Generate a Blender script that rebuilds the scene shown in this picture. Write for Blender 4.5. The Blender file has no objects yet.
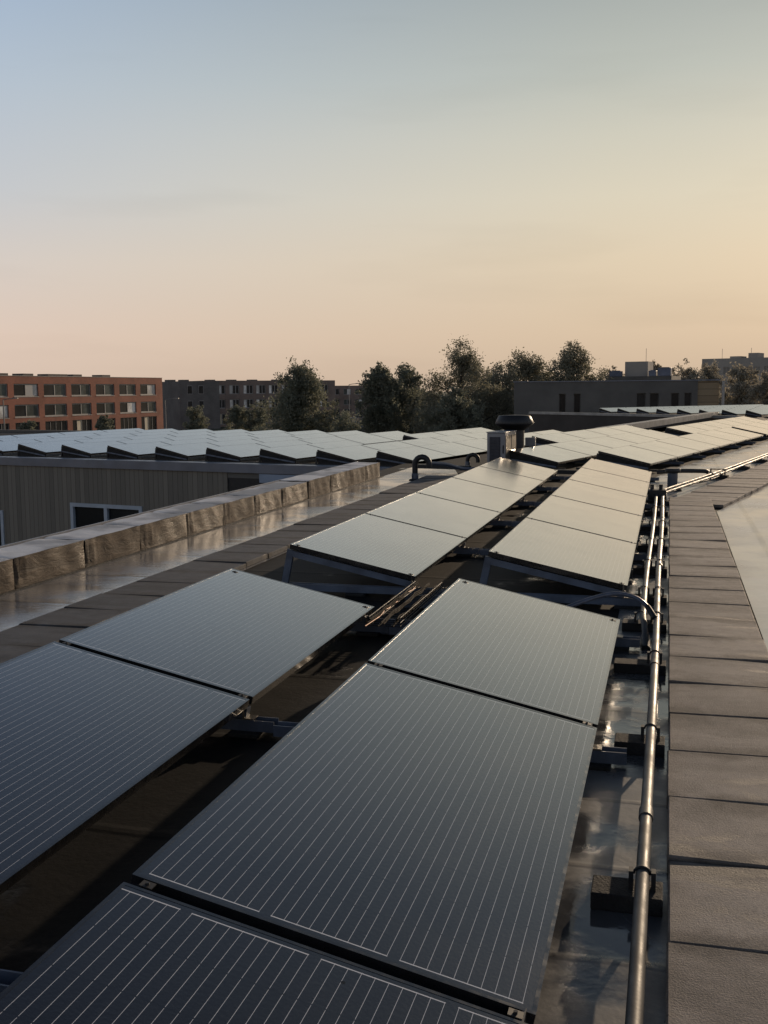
import bpy, bmesh, math, random
import numpy as np
from mathutils import Vector, Matrix
random.seed(7)
R = math.radians
scene = bpy.context.scene
col = scene.collection

# ------------------------------------------------------------------ camera numbers (fitted to the panel rows)
CAM = Vector((1.19352, -2.12244, 1.48864))
CR = Vector((0.96561289, 0.25982693, -0.00903956))
CU = Vector((-0.02119713, 0.11333504, 0.99333068))
CF = Vector((-0.25911856, 0.9589813, -0.11494537))
FPX = 1054.8
HF = Vector((-0.26085, 0.96538, 0))          # horizontal heading
HR = Vector((0.96538, 0.26085, 0))
def at(x, y, D):
    d = CF + CR * ((x - 384) / FPX) - CU * ((y - 512) / FPX)
    return CAM + d * (D / d.dot(HF))

# ------------------------------------------------------------------ helpers
def lin(r, g, b):
    f = lambda c: (c / 12.92 if c <= 0.04045 else ((c + 0.055) / 1.055) ** 2.4)
    return (f(r / 255), f(g / 255), f(b / 255), 1)

class MB:
    def __init__(s): s.v = []; s.f = []; s.m = []; s.mi = 0; s.smooth = set()
    def add(s, vs, fs, smooth=False):
        o = len(s.v); s.v += [tuple(v) for v in vs]
        for f in fs:
            if smooth: s.smooth.add(len(s.f))
            s.f.append([i + o for i in f]); s.m.append(s.mi)
    def box(s, a, b, M=None):
        x0, y0, z0 = a; x1, y1, z1 = b
        vs = [Vector(p) for p in ((x0,y0,z0),(x1,y0,z0),(x1,y1,z0),(x0,y1,z0),(x0,y0,z1),(x1,y0,z1),(x1,y1,z1),(x0,y1,z1))]
        if M: vs = [M @ v for v in vs]
        s.add(vs, [(0,3,2,1),(4,5,6,7),(0,1,5,4),(1,2,6,5),(2,3,7,6),(3,0,4,7)])
    def bar(s, p, q, w, h, up=(0,0,1)):
        p = Vector(p); q = Vector(q); d = (q - p); L = d.length; d.normalize(); up = Vector(up)
        sd = d.cross(up).normalized(); u = sd.cross(d)
        vs = []
        for e in (p, q):
            for a, b in ((-1,-1),(1,-1),(1,1),(-1,1)): vs.append(e + sd * a * w / 2 + u * b * h / 2)
        s.add(vs, [(0,1,2,3),(7,6,5,4),(0,4,5,1),(1,5,6,2),(2,6,7,3),(3,7,4,0)])
    def tube(s, pts, r, n=10, cap=True):
        pts = [Vector(p) for p in pts]; rs = r if isinstance(r, (list, tuple)) else [r] * len(pts)
        prev = None; rings = []
        for i, p in enumerate(pts):
            t = (pts[min(i+1, len(pts)-1)] - pts[max(i-1, 0)]).normalized()
            if prev is None:
                a = Vector((0,0,1)) if abs(t.z) < .9 else Vector((1,0,0))
                u = t.cross(a).normalized()
            else:
                u = (prev - t * prev.dot(t)).normalized()
            prev = u; w = t.cross(u)
            rings.append([p + (u * math.cos(2*math.pi*k/n) + w * math.sin(2*math.pi*k/n)) * rs[i] for k in range(n)])
        vs = [v for rg in rings for v in rg]; fs = []
        for i in range(len(rings)-1):
            for k in range(n):
                fs.append((i*n+k, i*n+(k+1)%n, (i+1)*n+(k+1)%n, (i+1)*n+k))
        s.add(vs, fs, True)
        if cap:
            s.add(rings[0], [tuple(reversed(range(n)))]); s.add(rings[-1], [tuple(range(n))])
    def lathe(s, prof, c=(0,0,0), n=28):
        c = Vector(c); vs = []; fs = []
        for r, z in prof:
            for k in range(n): vs.append(c + Vector((r*math.cos(2*math.pi*k/n), r*math.sin(2*math.pi*k/n), z)))
        for i in range(len(prof)-1):
            for k in range(n): fs.append((i*n+k, i*n+(k+1)%n, (i+1)*n+(k+1)%n, (i+1)*n+k))
        s.add(vs, fs, True)
        s.add(vs[:n], [tuple(reversed(range(n)))]); s.add(vs[-n:], [tuple(range(n))])
    def build(s, name, mats, parent=None, bevel=0):
        me = bpy.data.meshes.new(name); me.from_pydata(s.v, [], s.f)
        if not isinstance(mats, (list, tuple)): mats = [mats]
        for m in mats: me.materials.append(m)
        for i, p in enumerate(me.polygons):
            p.material_index = s.m[i]; p.use_smooth = i in s.smooth
        me.update()
        o = bpy.data.objects.new(name, me); col.objects.link(o)
        if parent: o.parent = parent
        if bevel:
            b = o.modifiers.new('bevel', 'BEVEL'); b.width = bevel; b.segments = 2; b.limit_method = 'ANGLE'; b.angle_limit = R(40)
        return o

def tag(o, label=None, cat=None, group=None, kind=None):
    if label: o['label'] = label
    if cat: o['category'] = cat
    if group: o['group'] = group
    if kind: o['kind'] = kind
    return o
def empty(name, loc=(0,0,0), rot=(0,0,0)):
    o = bpy.data.objects.new(name, None); o.empty_display_size = .2
    col.objects.link(o); o.location = loc; o.rotation_euler = rot
    return o
def copy_tree(o, parent=None):
    c = o.copy(); col.objects.link(c)
    if parent: c.parent = parent
    for ch in o.children: copy_tree(ch, c)
    return c
def smooth_path(pts, n=8):
    P = [Vector(p) for p in pts]; P = [P[0]*2-P[1]] + P + [P[-1]*2-P[-2]]; out = []
    for i in range(1, len(P)-2):
        for k in range(n):
            t = k/n; a, b, c, d = P[i-1], P[i], P[i+1], P[i+2]
            out.append(0.5*((2*b)+(c-a)*t+(2*a-5*b+4*c-d)*t*t+(3*b-a-3*c+d)*t**3))
    out.append(P[-2]); return out

# ------------------------------------------------------------------ materials
class NT:
    def __init__(s, name):
        s.mat = bpy.data.materials.new(name); s.mat.use_nodes = True; s.t = s.mat.node_tree
        s.b = s.t.nodes['Principled BSDF']
    def n(s, ty, **k):
        o = s.t.nodes.new(ty)
        for a, v in k.items(): setattr(o, a, v)
        return o
    def link(s, a, b): s.t.links.new(a, b)
    def math(s, op, a, b=None, c=None, clamp=False):
        m = s.n('ShaderNodeMath', operation=op); m.use_clamp = clamp
        for i, v in enumerate((a, b, c)):
            if v is None: continue
            if isinstance(v, (int, float)): m.inputs[i].default_value = v
            else: s.link(v, m.inputs[i])
        return m.outputs[0]
    def mix(s, fac, a, b):
        m = s.n('ShaderNodeMix', data_type='RGBA')
        if isinstance(fac, (int, float)): m.inputs[0].default_value = fac
        else: s.link(fac, m.inputs[0])
        for i, v in ((6, a), (7, b)):
            if isinstance(v, tuple): m.inputs[i].default_value = v
            else: s.link(v, m.inputs[i])
        return m.outputs[2]
    def coord(s, kind='Object', scale=None, loc=None):
        c = s.n('ShaderNodeTexCoord').outputs[kind] if kind != 'World' else s.n('ShaderNodeNewGeometry').outputs['Position']
        if scale is None and loc is None: return c
        m = s.n('ShaderNodeMapping'); s.link(c, m.inputs[0])
        if scale is not None: m.inputs['Scale'].default_value = scale
        if loc is not None: m.inputs['Location'].default_value = loc
        return m.outputs[0]
    def noise(s, vec, scale, detail=4, rough=.55, dist=0):
        n = s.n('ShaderNodeTexNoise'); s.link(vec, n.inputs['Vector'])
        n.inputs['Scale'].default_value = scale; n.inputs['Detail'].default_value = detail
        n.inputs['Roughness'].default_value = rough; n.inputs['Distortion'].default_value = dist
        return n.outputs['Fac']
    def ramp(s, fac, a, b, x0=0., x1=1.):
        m = s.n('ShaderNodeMapRange'); m.interpolation_type = 'SMOOTHSTEP'
        s.link(fac, m.inputs[0]); m.inputs[1].default_value = a; m.inputs[2].default_value = b
        m.inputs[3].default_value = x0; m.inputs[4].default_value = x1
        return m.outputs[0]
    def bump(s, h, strength=.3, dist=.01, normal=None):
        b = s.n('ShaderNodeBump'); s.link(h, b.inputs['Height'])
        b.inputs['Strength'].default_value = strength; b.inputs['Distance'].default_value = dist
        if normal: s.link(normal, b.inputs['Normal'])
        return b.outputs['Normal']
    def set(s, **k):
        for a, v in k.items():
            i = s.b.inputs[a.replace('_', ' ')]
            if isinstance(v, (int, float, tuple)): i.default_value = v
            else: s.link(v, i)
        return s.mat

def plain(name, c, rough=.5, metal=0., var=.25, scale=6, bump=0., bscale=40, kind='Object', spec=None):
    t = NT(name); v = t.coord(kind)
    f = t.ramp(t.noise(v, scale, 5), .3, .7)
    a = tuple(x*(1-var) for x in c[:3])+(1,); b = tuple(min(1, x*(1+var)) for x in c[:3])+(1,)
    t.set(Base_Color=t.mix(f, a, b), Roughness=t.ramp(t.noise(v, scale*2.3, 3), .2, .8, max(.03, rough-.1), min(1, rough+.1)), Metallic=metal)
    if bump: t.set(Normal=t.bump(t.noise(v, bscale, 4), bump, .01))
    if spec is not None: t.b.inputs['Specular IOR Level'].default_value = spec
    return t.mat

PW, PL, TILT = 0.968, 1.98, 0.2145
def glass_mat():
    t = NT('solar_glass'); sep = t.n('ShaderNodeSeparateXYZ'); oc = t.coord('Object'); t.link(oc, sep.inputs[0])
    X, Y = sep.outputs[0], sep.outputs[1]
    x = t.math('SUBTRACT', X, .017); y = t.math('SUBTRACT', Y, .022)
    cw = (PW - .034) / 6; cl = (PL - .044) / 12; bp = cw / 5
    line = t.math('ABSOLUTE', t.math('SUBTRACT', t.math('FRACT', t.math('DIVIDE', x, bp)), .5))
    lm = t.math('SUBTRACT', 1, t.ramp(line, .010, .027), clamp=True)
    fy = t.math('ABSOLUTE', t.math('SUBTRACT', t.math('FRACT', t.math('DIVIDE', y, cl)), .5))     # .5 at a cell joint
    brk = t.ramp(fy, .480, .49)
    fx = t.math('ABSOLUTE', t.math('SUBTRACT', t.math('FRACT', t.math('DIVIDE', x, cw)), .5))
    gapx = t.ramp(fx, .488, .496)
    inside = t.math('MULTIPLY', t.math('LESS_THAN', t.math('ABSOLUTE', t.math('SUBTRACT', X, PW/2)), PW/2-.017), t.math('LESS_THAN', t.math('ABSOLUTE', t.math('SUBTRACT', Y, PL/2)), PL/2-.024))
    lm = t.math('MULTIPLY', t.math('MULTIPLY', lm, inside), t.math('SUBTRACT', 1, t.math('MULTIPLY', brk, .9)))
    # string ribbons at both ends, in three runs
    ye = t.math('SUBTRACT', PL/2, t.math('ABSOLUTE', t.math('SUBTRACT', Y, PL/2)))
    rib = t.math('LESS_THAN', t.math('ABSOLUTE', t.math('SUBTRACT', ye, .027)), .0019)
    seg = t.math('ABSOLUTE', t.math('SUBTRACT', t.math('FRACT', t.math('ADD', t.math('DIVIDE', x, cw*2), t.math('MULTIPLY', t.math('GREATER_THAN', Y, PL/2), .5))), .5))
    rib = t.math('MULTIPLY', rib, t.math('LESS_THAN', seg, .455))
    lm = t.math('MAXIMUM', lm, rib)
    info = t.n('ShaderNodeObjectInfo')
    cellid = t.n('ShaderNodeTexWhiteNoise', noise_dimensions='3D')
    cv = t.n('ShaderNodeCombineXYZ'); t.link(t.math('FLOOR', t.math('DIVIDE', x, cw)), cv.inputs[0]); t.link(t.math('FLOOR', t.math('DIVIDE', y, cl)), cv.inputs[1]); t.link(info.outputs['Random'], cv.inputs[2])
    t.link(cv.outputs[0], cellid.inputs['Vector'])
    cell = t.mix(cellid.outputs['Value'], (.0095, .0098, .0115, 1), (.0125, .013, .015, 1))
    cell = t.mix(t.math('MULTIPLY', t.math('MAXIMUM', gapx, brk), .6), cell, (.006, .006, .008, 1))
    # dried dew and dust film
    wv = t.coord('World')
    film = t.ramp(t.noise(wv, 1.7, 5, .6), .3, .75)
    fine = t.noise(oc, 140, 3, .6)
    spots = t.n('ShaderNodeTexVoronoi'); spots.inputs['Scale'].default_value = 1.9; t.link(wv, spots.inputs['Vector'])
    sp = t.math('MULTIPLY', t.math('LESS_THAN', spots.outputs['Distance'], .010), 1)
    cell = t.mix(t.math('MULTIPLY', film, t.math('MULTIPLY', fine, .012)), cell, (.35, .33, .30, 1))
    colr = t.mix(sp, t.mix(lm, cell, (.72, .72, .72, 1)), (.01, .008, .006, 1))
    t.set(Base_Color=colr, Roughness=t.ramp(film, 0, 1, .13, .2), IOR=1.5, Specular_IOR_Level=.5, Coat_Weight=t.math('SUBTRACT', 1, sp), Coat_IOR=1.55, Coat_Roughness=.12, Sheen_Weight=.03, Sheen_Roughness=.25, Sheen_Tint=(1, .97, .92, 1))
    t.set(Normal=t.bump(t.noise(oc, 85, 3, .7), .16, .004))
    return t.mat

def roof_mat(name, dark, light, lo, hi, wet0, wet1, rdry, pscale=.7, seam=1.0, seamdir=1, bumps=.25, spec=.5):
    t = NT(name); v = t.coord('World')
    n1 = t.noise(v, .55, 6, .62, .4); n2 = t.noise(v, 3.2, 6, .6); n3 = t.noise(v, 45, 4, .6); n4 = t.noise(v, pscale, 5, .55, .3)
    f = t.ramp(t.math('ADD', t.math('MULTIPLY', n1, .65), t.math('MULTIPLY', n2, .35)), lo, hi)
    c = t.mix(f, dark, light)
    sep = t.n('ShaderNodeSeparateXYZ'); t.link(v, sep.inputs[0])
    warp = t.math('ADD', sep.outputs[seamdir], t.math('MULTIPLY', t.noise(v, 2.5, 2), .03))
    s_ = t.math('ABSOLUTE', t.math('SUBTRACT', t.math('FRACT', t.math('DIVIDE', warp, seam)), .5))
    sm = t.ramp(s_, .455, .49)
    c = t.mix(t.math('MULTIPLY', sm, .55), c, tuple(x*.4 for x in dark[:3])+(1,))
    wet = t.ramp(t.math('ADD', t.math('MULTIPLY', n4, .7), t.math('MULTIPLY', n2, .3)), wet0, wet1)     # 1 = puddle
    rough = t.math('ADD', t.math('MULTIPLY', t.math('SUBTRACT', 1, wet), rdry), .06)
    c = t.mix(t.math('MULTIPLY', wet, .35), c, tuple(x*.5 for x in dark[:3])+(1,))
    h = t.math('ADD', t.math('MULTIPLY', n3, .25), t.math('ADD', t.math('MULTIPLY', n2, 1.2), t.math('MULTIPLY', sm, .5)))
    h = t.math('MULTIPLY', h, t.math('SUBTRACT', 1.05, wet))
    t.b.inputs['Specular IOR Level'].default_value = spec
    t.set(Base_Color=c, Roughness=rough, Normal=t.bump(h, bumps, .02))
    return t.mat

M = {}
M['glass'] = glass_mat()
M['frame'] = plain('black_anodised_frame', (.011, .011, .012, 1), .24, 0, .2, 9); M['frame'].node_tree.nodes['Principled BSDF'].inputs['Coat Weight'].default_value = .8
M['steel'] = plain('galvanised_steel', (.085, .108, .15, 1), .45, .15, .3, 5, .1, 60)
M['bright'] = plain('bright_aluminium', (.22, .20, .17, 1), .4, .8, .15, 8)
M['pipe'] = plain('conduit_steel', (.095, .094, .092, 1), .56, .8, .3, 3.5, .05, 90, 'World')
M['rubber'] = plain('black_rubber', (.012, .0115, .011, 1), .85, 0, .35, 12, .5, 120)
M['clip'] = plain('rusty_clip', (.17, .07, .035, 1), .55, .5, .4, 30)
M['black'] = plain('black_plastic', (.009, .0095, .011, 1), .55, 0, .2, 10)
M['bluepvc'] = plain('dark_blue_pipe_plastic', (.045, .058, .085, 1), .35, 0, .15, 8)
M['hose'] = plain('grey_blue_hose', (.06, .075, .11, 1), .4, 0, .2, 20)
M['wire'] = plain('tray_wire', (.05, .048, .045, 1), .6, .6, .2, 20)
M['cable'] = plain('cable_sheath', (.020, .015, .012, 1), .85, 0, .6, 9, spec=.1)
M['cab'] = plain('cabinet_paint', (.20, .21, .23, 1), .38, .3, .12, 3)
M['cabdark'] = plain('cabinet_grille', (.03, .035, .05, 1), .4, .3, .2, 12)
M['roof'] = roof_mat('wet_bitumen_roof', (.003, .003, .003, 1), (.011, .0105, .0098, 1), .36, .62, .56, .68, .68, 1.3, spec=.14)  # bitumen albedo lowered further to hold the shade between and under the rows
M['roof_left'] = roof_mat('wet_bitumen_gutter', (.13, .13, .132, 1), (.30, .297, .292, 1), .36, .62, .38, .60, .22, .8, 1.1, 1, .22, 1.0)
M['pale'] = roof_mat('pale_membrane_roof', (.52, .47, .39, 1), (.86, .80, .69, 1), .30, .60, .38, .66, .22, 1.1, 1.05, 0, .08, .9)
M['strip'] = roof_mat('grey_membrane_strip', (.045, .046, .048, 1), (.17, .17, .168, 1), .36, .62, .42, .60, .42, 2.2, .55, 1, .14, .8)

def tile_mat(nm='rubber_tile', k=(1, 1, 1)):
    t = NT(nm); v = t.coord('World')
    a = t.noise(t.coord('World', (.7, 2.0, 1)), 1.5, 6, .62, .8); b = t.noise(v, 160, 3, .7); c_ = t.noise(v, 9, 4, .6)
    info = t.n('ShaderNodeVertexColor'); info.layer_name = 'shade'
    sepc = t.n('ShaderNodeSeparateColor'); t.link(info.outputs[0], sepc.inputs[0])
    f = t.ramp(t.math('ADD', t.math('ADD', t.math('MULTIPLY', a, .5), t.math('MULTIPLY', c_, .2)), t.math('MULTIPLY', b, .3)), .35, .65)
    c = t.mix(f, (.16*k[0], .139*k[1], .118*k[2], 1), (.50*k[0], .43*k[1], .36*k[2], 1))
    wet = t.ramp(a, .53, .66)
    us = t.n('ShaderNodeSeparateXYZ'); t.link(t.n('ShaderNodeTexCoord').outputs['UV'], us.inputs[0])
    ed = t.math('ABSOLUTE', t.math('SUBTRACT', us.outputs[1], .5))
    st_ = t.noise(t.coord('World', (1.6, .8, 1)), 2.6, 4, .6, .3)
    joint = t.ramp(t.math('ADD', ed, t.math('MULTIPLY', t.math('SUBTRACT', st_, .5), .75)), .28, .52)
    c = t.mix(t.math('MULTIPLY', wet, .85), c, (.052, .044, .037, 1))
    c = t.mix(t.math('MULTIPLY', joint, .72), c, (.040, .034, .029, 1))
    c = t.mix(t.math('MULTIPLY', sepc.outputs[0], .35), c, (.07, .06, .052, 1))
    t.set(Base_Color=c, Roughness=t.ramp(wet, 0, 1, .85, .68), Normal=t.bump(t.math('ADD', b, t.math('MULTIPLY', c_, .6)), .5, .006))
    return t.mat
M['tile'] = tile_mat(); M['tile_sky_tint'] = tile_mat('sky_tinted_rubber_tile', (.25, .31, .40))  # second copy is cooler: sky sheen on the left strip put into its colour
def wrap_mat():
    t = NT('bitumen_wrap'); v = t.coord('World')
    st = t.coord('World', (1, 1, 3.5)); a = t.noise(st, 4, 6, .65, .8); b = t.noise(v, 60, 3); d = t.noise(v, 1.3, 4)
    c = t.mix(t.ramp(a, .3, .7), (.036, .025, .017, 1), (.10, .070, .045, 1))
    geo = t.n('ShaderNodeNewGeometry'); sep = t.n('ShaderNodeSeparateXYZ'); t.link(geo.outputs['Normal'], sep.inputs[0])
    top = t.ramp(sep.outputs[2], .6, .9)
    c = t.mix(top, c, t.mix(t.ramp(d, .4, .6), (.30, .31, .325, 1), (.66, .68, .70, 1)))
    t.b.inputs['Specular IOR Level'].default_value = .3
    t.set(Base_Color=c, Roughness=t.ramp(d, .35, .6, .55, .8), Normal=t.bump(t.math('ADD', t.math('MULTIPLY', a, 1.6), t.math('MULTIPLY', b, .15)), .3, .03))
    return t.mat
M['wrap'] = wrap_mat()
M['trim'] = plain('grey_blue_coping', (.15, .165, .20, 1), .4, .4, .12, 2)
M['palecoping'] = plain('pale_coping', (.30, .29, .27, 1), .5, .1, .2, 2)
M['skyblue'] = plain('light_blue_panel', (.22, .28, .38, 1), .4, .2, .1, 2)
def plank_mat(name, c1, c2, pw, axis=0, kind='Object'):
    t = NT(name); v = t.coord(kind); sep = t.n('ShaderNodeSeparateXYZ'); t.link(v, sep.inputs[0])
    u = t.math('DIVIDE', sep.outputs[axis], pw)
    w = t.n('ShaderNodeTexWhiteNoise', noise_dimensions='1D'); t.link(t.math('FLOOR', u), w.inputs['W'])
    sc = (2, 2, 14) if axis == 2 else (14, 14, 1.2)
    g = t.noise(t.coord(kind, sc), 3, 5, .6)
    j = t.ramp(t.math('ABSOLUTE', t.math('SUBTRACT', t.math('FRACT', u), .5)), .44, .49)
    c = t.mix(t.math('MULTIPLY', t.math('ADD', w.outputs[0], g), .5), c1, c2)
    c = t.mix(t.math('MULTIPLY', j, .8), c, tuple(x*.25 for x in c1[:3])+(1,))
    t.set(Base_Color=c, Roughness=.75, Normal=t.bump(t.math('SUBTRACT', t.math('MULTIPLY', g, .3), j), .5, .012))
    return t.mat
M['planks'] = plank_mat('weathered_planks', (.11, .10, .083, 1), (.23, .207, .17, 1), .14)
M['siding'] = plank_mat('ochre_siding', (.20, .15, .09, 1), (.30, .23, .14, 1), .45, 2)
def brick_mat(name, a, b, m, scale=1.0):
    t = NT(name); v = t.coord('Object'); sep = t.n('ShaderNodeSeparateXYZ'); t.link(v, sep.inputs[0])
    cv = t.n('ShaderNodeCombineXYZ'); t.link(t.math('ADD', sep.outputs[0], sep.outputs[1]), cv.inputs[0]); t.link(sep.outputs[2], cv.inputs[1])
    br = t.n('ShaderNodeTexBrick'); t.link(cv.outputs[0], br.inputs['Vector'])
    br.inputs['Scale'].default_value = scale; br.inputs['Brick Width'].default_value = .44; br.inputs['Row Height'].default_value = .15
    br.inputs['Mortar Size'].default_value = .012
    br.inputs['Color1'].default_value = a; br.inputs['Color2'].default_value = b; br.inputs['Mortar'].default_value = m
    n = t.ramp(t.noise(v, .35, 5), .3, .7, .8, 1.15)
    mm = t.n('ShaderNodeMix', data_type='RGBA', blend_type='MULTIPLY'); mm.inputs[0].default_value = 1
    t.link(br.outputs[0], mm.inputs[6]); cc = t.n('ShaderNodeCombineColor'); 
    for i in range(3): t.link(n, cc.inputs[i])
    t.link(cc.outputs[0], mm.inputs[7])
    t.set(Base_Color=mm.outputs[2], Roughness=.85)
    return t.mat
M['redbrick'] = brick_mat('red_brick', (.30, .098, .058, 1), (.25, .082, .050, 1), (.22, .10, .072, 1))  # brick colours lifted to imitate distance haze
M['brownbrick'] = brick_mat('brown_brick', (.21, .155, .13, 1), (.175, .135, .115, 1), (.2, .165, .14, 1))
M['blackbrick'] = brick_mat('black_brick', (.13, .125, .118, 1), (.11, .105, .10, 1), (.135, .13, .12, 1))
M['darkwall'] = plain('dark_cladding', (.115, .11, .10, 1), .8, 0, .12, .6)  # cladding tone lifted to take in haze on the background buildings
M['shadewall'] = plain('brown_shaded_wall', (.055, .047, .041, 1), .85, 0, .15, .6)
M['hazewall'] = plain('hazy_concrete', (.34, .31, .27, 1), .9, 0, .1, .2)  # haze is mixed into the base colour here and in the window tone
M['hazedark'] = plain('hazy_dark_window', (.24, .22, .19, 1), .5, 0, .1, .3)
M['winframe'] = plain('window_frame_grey', (.24, .235, .23, 1), .5, 0, .1, 3)
M['framelight'] = plain('grey_blue_window_frame', (.36, .41, .47, 1), .45, 0, .1, 3)
def pane(name, c, rough=.08):
    t = NT(name); v = t.coord('World')
    f = t.ramp(t.noise(v, .45, 3), .42, .6)
    t.set(Base_Color=t.mix(f, tuple(x*.55 for x in c[:3])+(1,), c), Roughness=rough, Specular_IOR_Level=.2)
    return t.mat
M['pane'] = pane('dark_window_glass', (.025, .028, .03, 1), .22)
M['panelight'] = pane('curtained_window_glass', (.85, .83, .78, 1), .3)
M['panegreen'] = pane('greenish_window_glass', (.085, .105, .098, 1), .25)
M['lit'] = plain('pale_ground_floor_panel', (.48, .42, .30, 1), .5, 0, .15, .6)
M['gravel'] = plain('roof_gravel', (.12, .11, .10, 1), .9, 0, .3, 4)
M['hvac'] = plain('rooftop_unit_blue_grey', (.12, .14, .19, 1), .5, .2, .2, 1)
M['bark'] = plain('bark', (.05, .042, .034, 1), .9, 0, .3, 4)
def leaf_mat(name, a, b):
    t = NT(name); v = t.coord('World')
    f = t.ramp(t.math('ADD', t.math('MULTIPLY', t.noise(v, .7, 3), .6), t.math('MULTIPLY', t.noise(v, 5, 2), .4)), .35, .65)
    t.set(Base_Color=t.mix(f, a, b), Roughness=.65)
    t.b.inputs['Specular IOR Level'].default_value = .25
    tr = t.n('ShaderNodeBsdfTranslucent'); t.link(t.b.inputs['Base Color'].links[0].from_socket, tr.inputs[0])
    mxs = t.n('ShaderNodeMixShader'); mxs.inputs[0].default_value = .5
    t.link(t.b.outputs[0], mxs.inputs[1]); t.link(tr.outputs[0], mxs.inputs[2])
    t.link(mxs.outputs[0], t.t.nodes['Material Output'].inputs[0])
    return t.mat
M['leaf'] = leaf_mat('dense_leaves', (.175, .185, .14, 1), (.235, .24, .18, 1))  # leaf colours lightened to stand in for haze, most of all the far ones
M['leaf_airy'] = leaf_mat('olive_leaves', (.195, .19, .14, 1), (.26, .25, .185, 1))
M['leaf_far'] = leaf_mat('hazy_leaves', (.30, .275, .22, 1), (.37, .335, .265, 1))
M['grass'] = plain('grass_ground', (.045, .055, .028, 1), .95, 0, .35, .15)
M['asphalt'] = plain('asphalt', (.05, .05, .05, 1), .85, 0, .2, .6)
M['lamp'] = plain('lamp_post_grey', (.20, .19, .18, 1), .5, .4, .1, 2)

# ------------------------------------------------------------------ wing frames of reference
AL_A = .2055; AL = Vector((math.sin(AL_A), math.cos(AL_A), 0)); AC = Vector((math.cos(AL_A), -math.sin(AL_A), 0))
S0 = Vector((-14.962, 21.6547, 0))                      # start of the first row of the left wing
def W1(u, v, z=0): return S0 + AL*u + AC*v + Vector((0, 0, z))
BR_A = .235; BL = Vector((math.sin(BR_A), math.cos(BR_A), 0)); BC = Vector((math.cos(BR_A), -math.sin(BR_A), 0))
O2 = Vector((.95, 16.9, 0))
def W2(u, v, z=0): return O2 + BL*u + BC*v + Vector((0, 0, z))
FA = R(43.4); FL = Vector((math.sin(FA), math.cos(FA), 0)); FC = Vector((math.cos(FA), -math.sin(FA), 0))
O3 = Vector((-2.7, 60.1, 0))
def W3(u, v, z=0): return O3 + FL*u + FC*v + Vector((0, 0, z))

# ------------------------------------------------------------------ setting: ground and roofs
def sheet(name, pts, z0, z1, mats, parent=None):
    bm = bmesh.new(); top = [bm.verts.new((p[0], p[1], z1)) for p in pts]
    f = bm.faces.new(top)
    if f.normal.z < 0 or sum(pts[i][0]*pts[(i+1)%len(pts)][1]-pts[(i+1)%len(pts)][0]*pts[i][1] for i in range(len(pts))) < 0: f.normal_flip()
    bmesh.ops.triangulate(bm, faces=[f])
    if z0 is not None:
        bot = [bm.verts.new((p[0], p[1], z0)) for p in pts]
        n = len(pts)
        for i in range(n): 
            g = bm.faces.new((top[i], bot[i], bot[(i+1)%n], top[(i+1)%n])); g.material_index = min(1, len(mats)-1)
    bmesh.ops.recalc_face_normals(bm, faces=bm.faces[:]) if z0 is not None else None
    me = bpy.data.meshes.new(name); bm.to_mesh(me); bm.free()
    for m in mats: me.materials.append(m)
    o = bpy.data.objects.new(name, me); col.objects.link(o)
    if parent: o.parent = parent
    return o
g = MB(); g.add([(-3000,-3000,-6),(3000,-3000,-6),(3000,3000,-6),(-3000,3000,-6)], [(0,1,2,3)])
tag(g.build('ground', M['grass']), kind='structure')
rd = MB(); a, b = at(-200, 430, 128), at(420, 420, 150)
rd.bar((a.x, a.y, -5.99), (b.x, b.y, -5.99), 7, .012)
tag(rd.build('road', M['asphalt']), kind='structure')

main_pts = [(-3.98,-9),(14,-9),tuple(W2(2,10)[:2]),tuple(W2(22,9)[:2]),tuple(W2(27,4)[:2]),tuple(W2(36,-4.9)[:2]),tuple(W2(14.2,-4.0)[:2]),
            tuple(W1(12.9,11.75)[:2]),tuple(W1(-.68,11.75)[:2]),tuple(W1(-.68,11.36)[:2]),(-3.98,15.6)]
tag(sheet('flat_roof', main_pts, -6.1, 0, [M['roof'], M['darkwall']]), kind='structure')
wing_pts = [tuple(W1(-.66,-16)[:2]),tuple(W1(-.66,11.75)[:2]),tuple(W1(12.9,11.75)[:2]),tuple(W1(12.9,-16)[:2])]
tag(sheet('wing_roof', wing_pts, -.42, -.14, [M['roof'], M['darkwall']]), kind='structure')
far_pts = [tuple(W3(-1.1,-5)[:2]),tuple(W3(-1.1,24)[:2]),tuple(W3(15,24)[:2]),tuple(W3(15,-1.6)[:2]),tuple(W3(6,-5)[:2])]
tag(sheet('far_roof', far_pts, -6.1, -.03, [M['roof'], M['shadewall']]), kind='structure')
# pale membrane right of the walkway, and beside the bent row; wet gutter on the left
tag(sheet('pale_roof', [(1.74,-9),(13.9,-9),tuple(W2(2,9.9)[:2]),tuple(W2(20,8.9)[:2]),tuple(W2(20,2.16)[:2]),tuple(W2(-5.5,2.16)[:2])], None, .004, [M['pale']]), kind='structure')
tag(sheet('pale_roof', [tuple(W2(-4.4,.55)[:2]),tuple(W2(-4.4,1.42)[:2]),tuple(W2(20,1.42)[:2]),tuple(W2(20,.1)[:2]),tuple(W2(1.2,.1)[:2])], None, .004, [M['pale']]), kind='structure')
tag(sheet('roof_strip', [(.90,-8.9),(1.225,-8.9),(1.225,12.0),(1.02,12.4),(.90,12.4)], None, .004, [M['strip']]), kind='structure')
tag(sheet('gutter_roof', [(-3.57,-8.9),(-2.2,-8.9),(-2.2,15.4),(-2.7,17.4),(-3.57,18)], None, .004, [M['roof_left']]), kind='structure')

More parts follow.
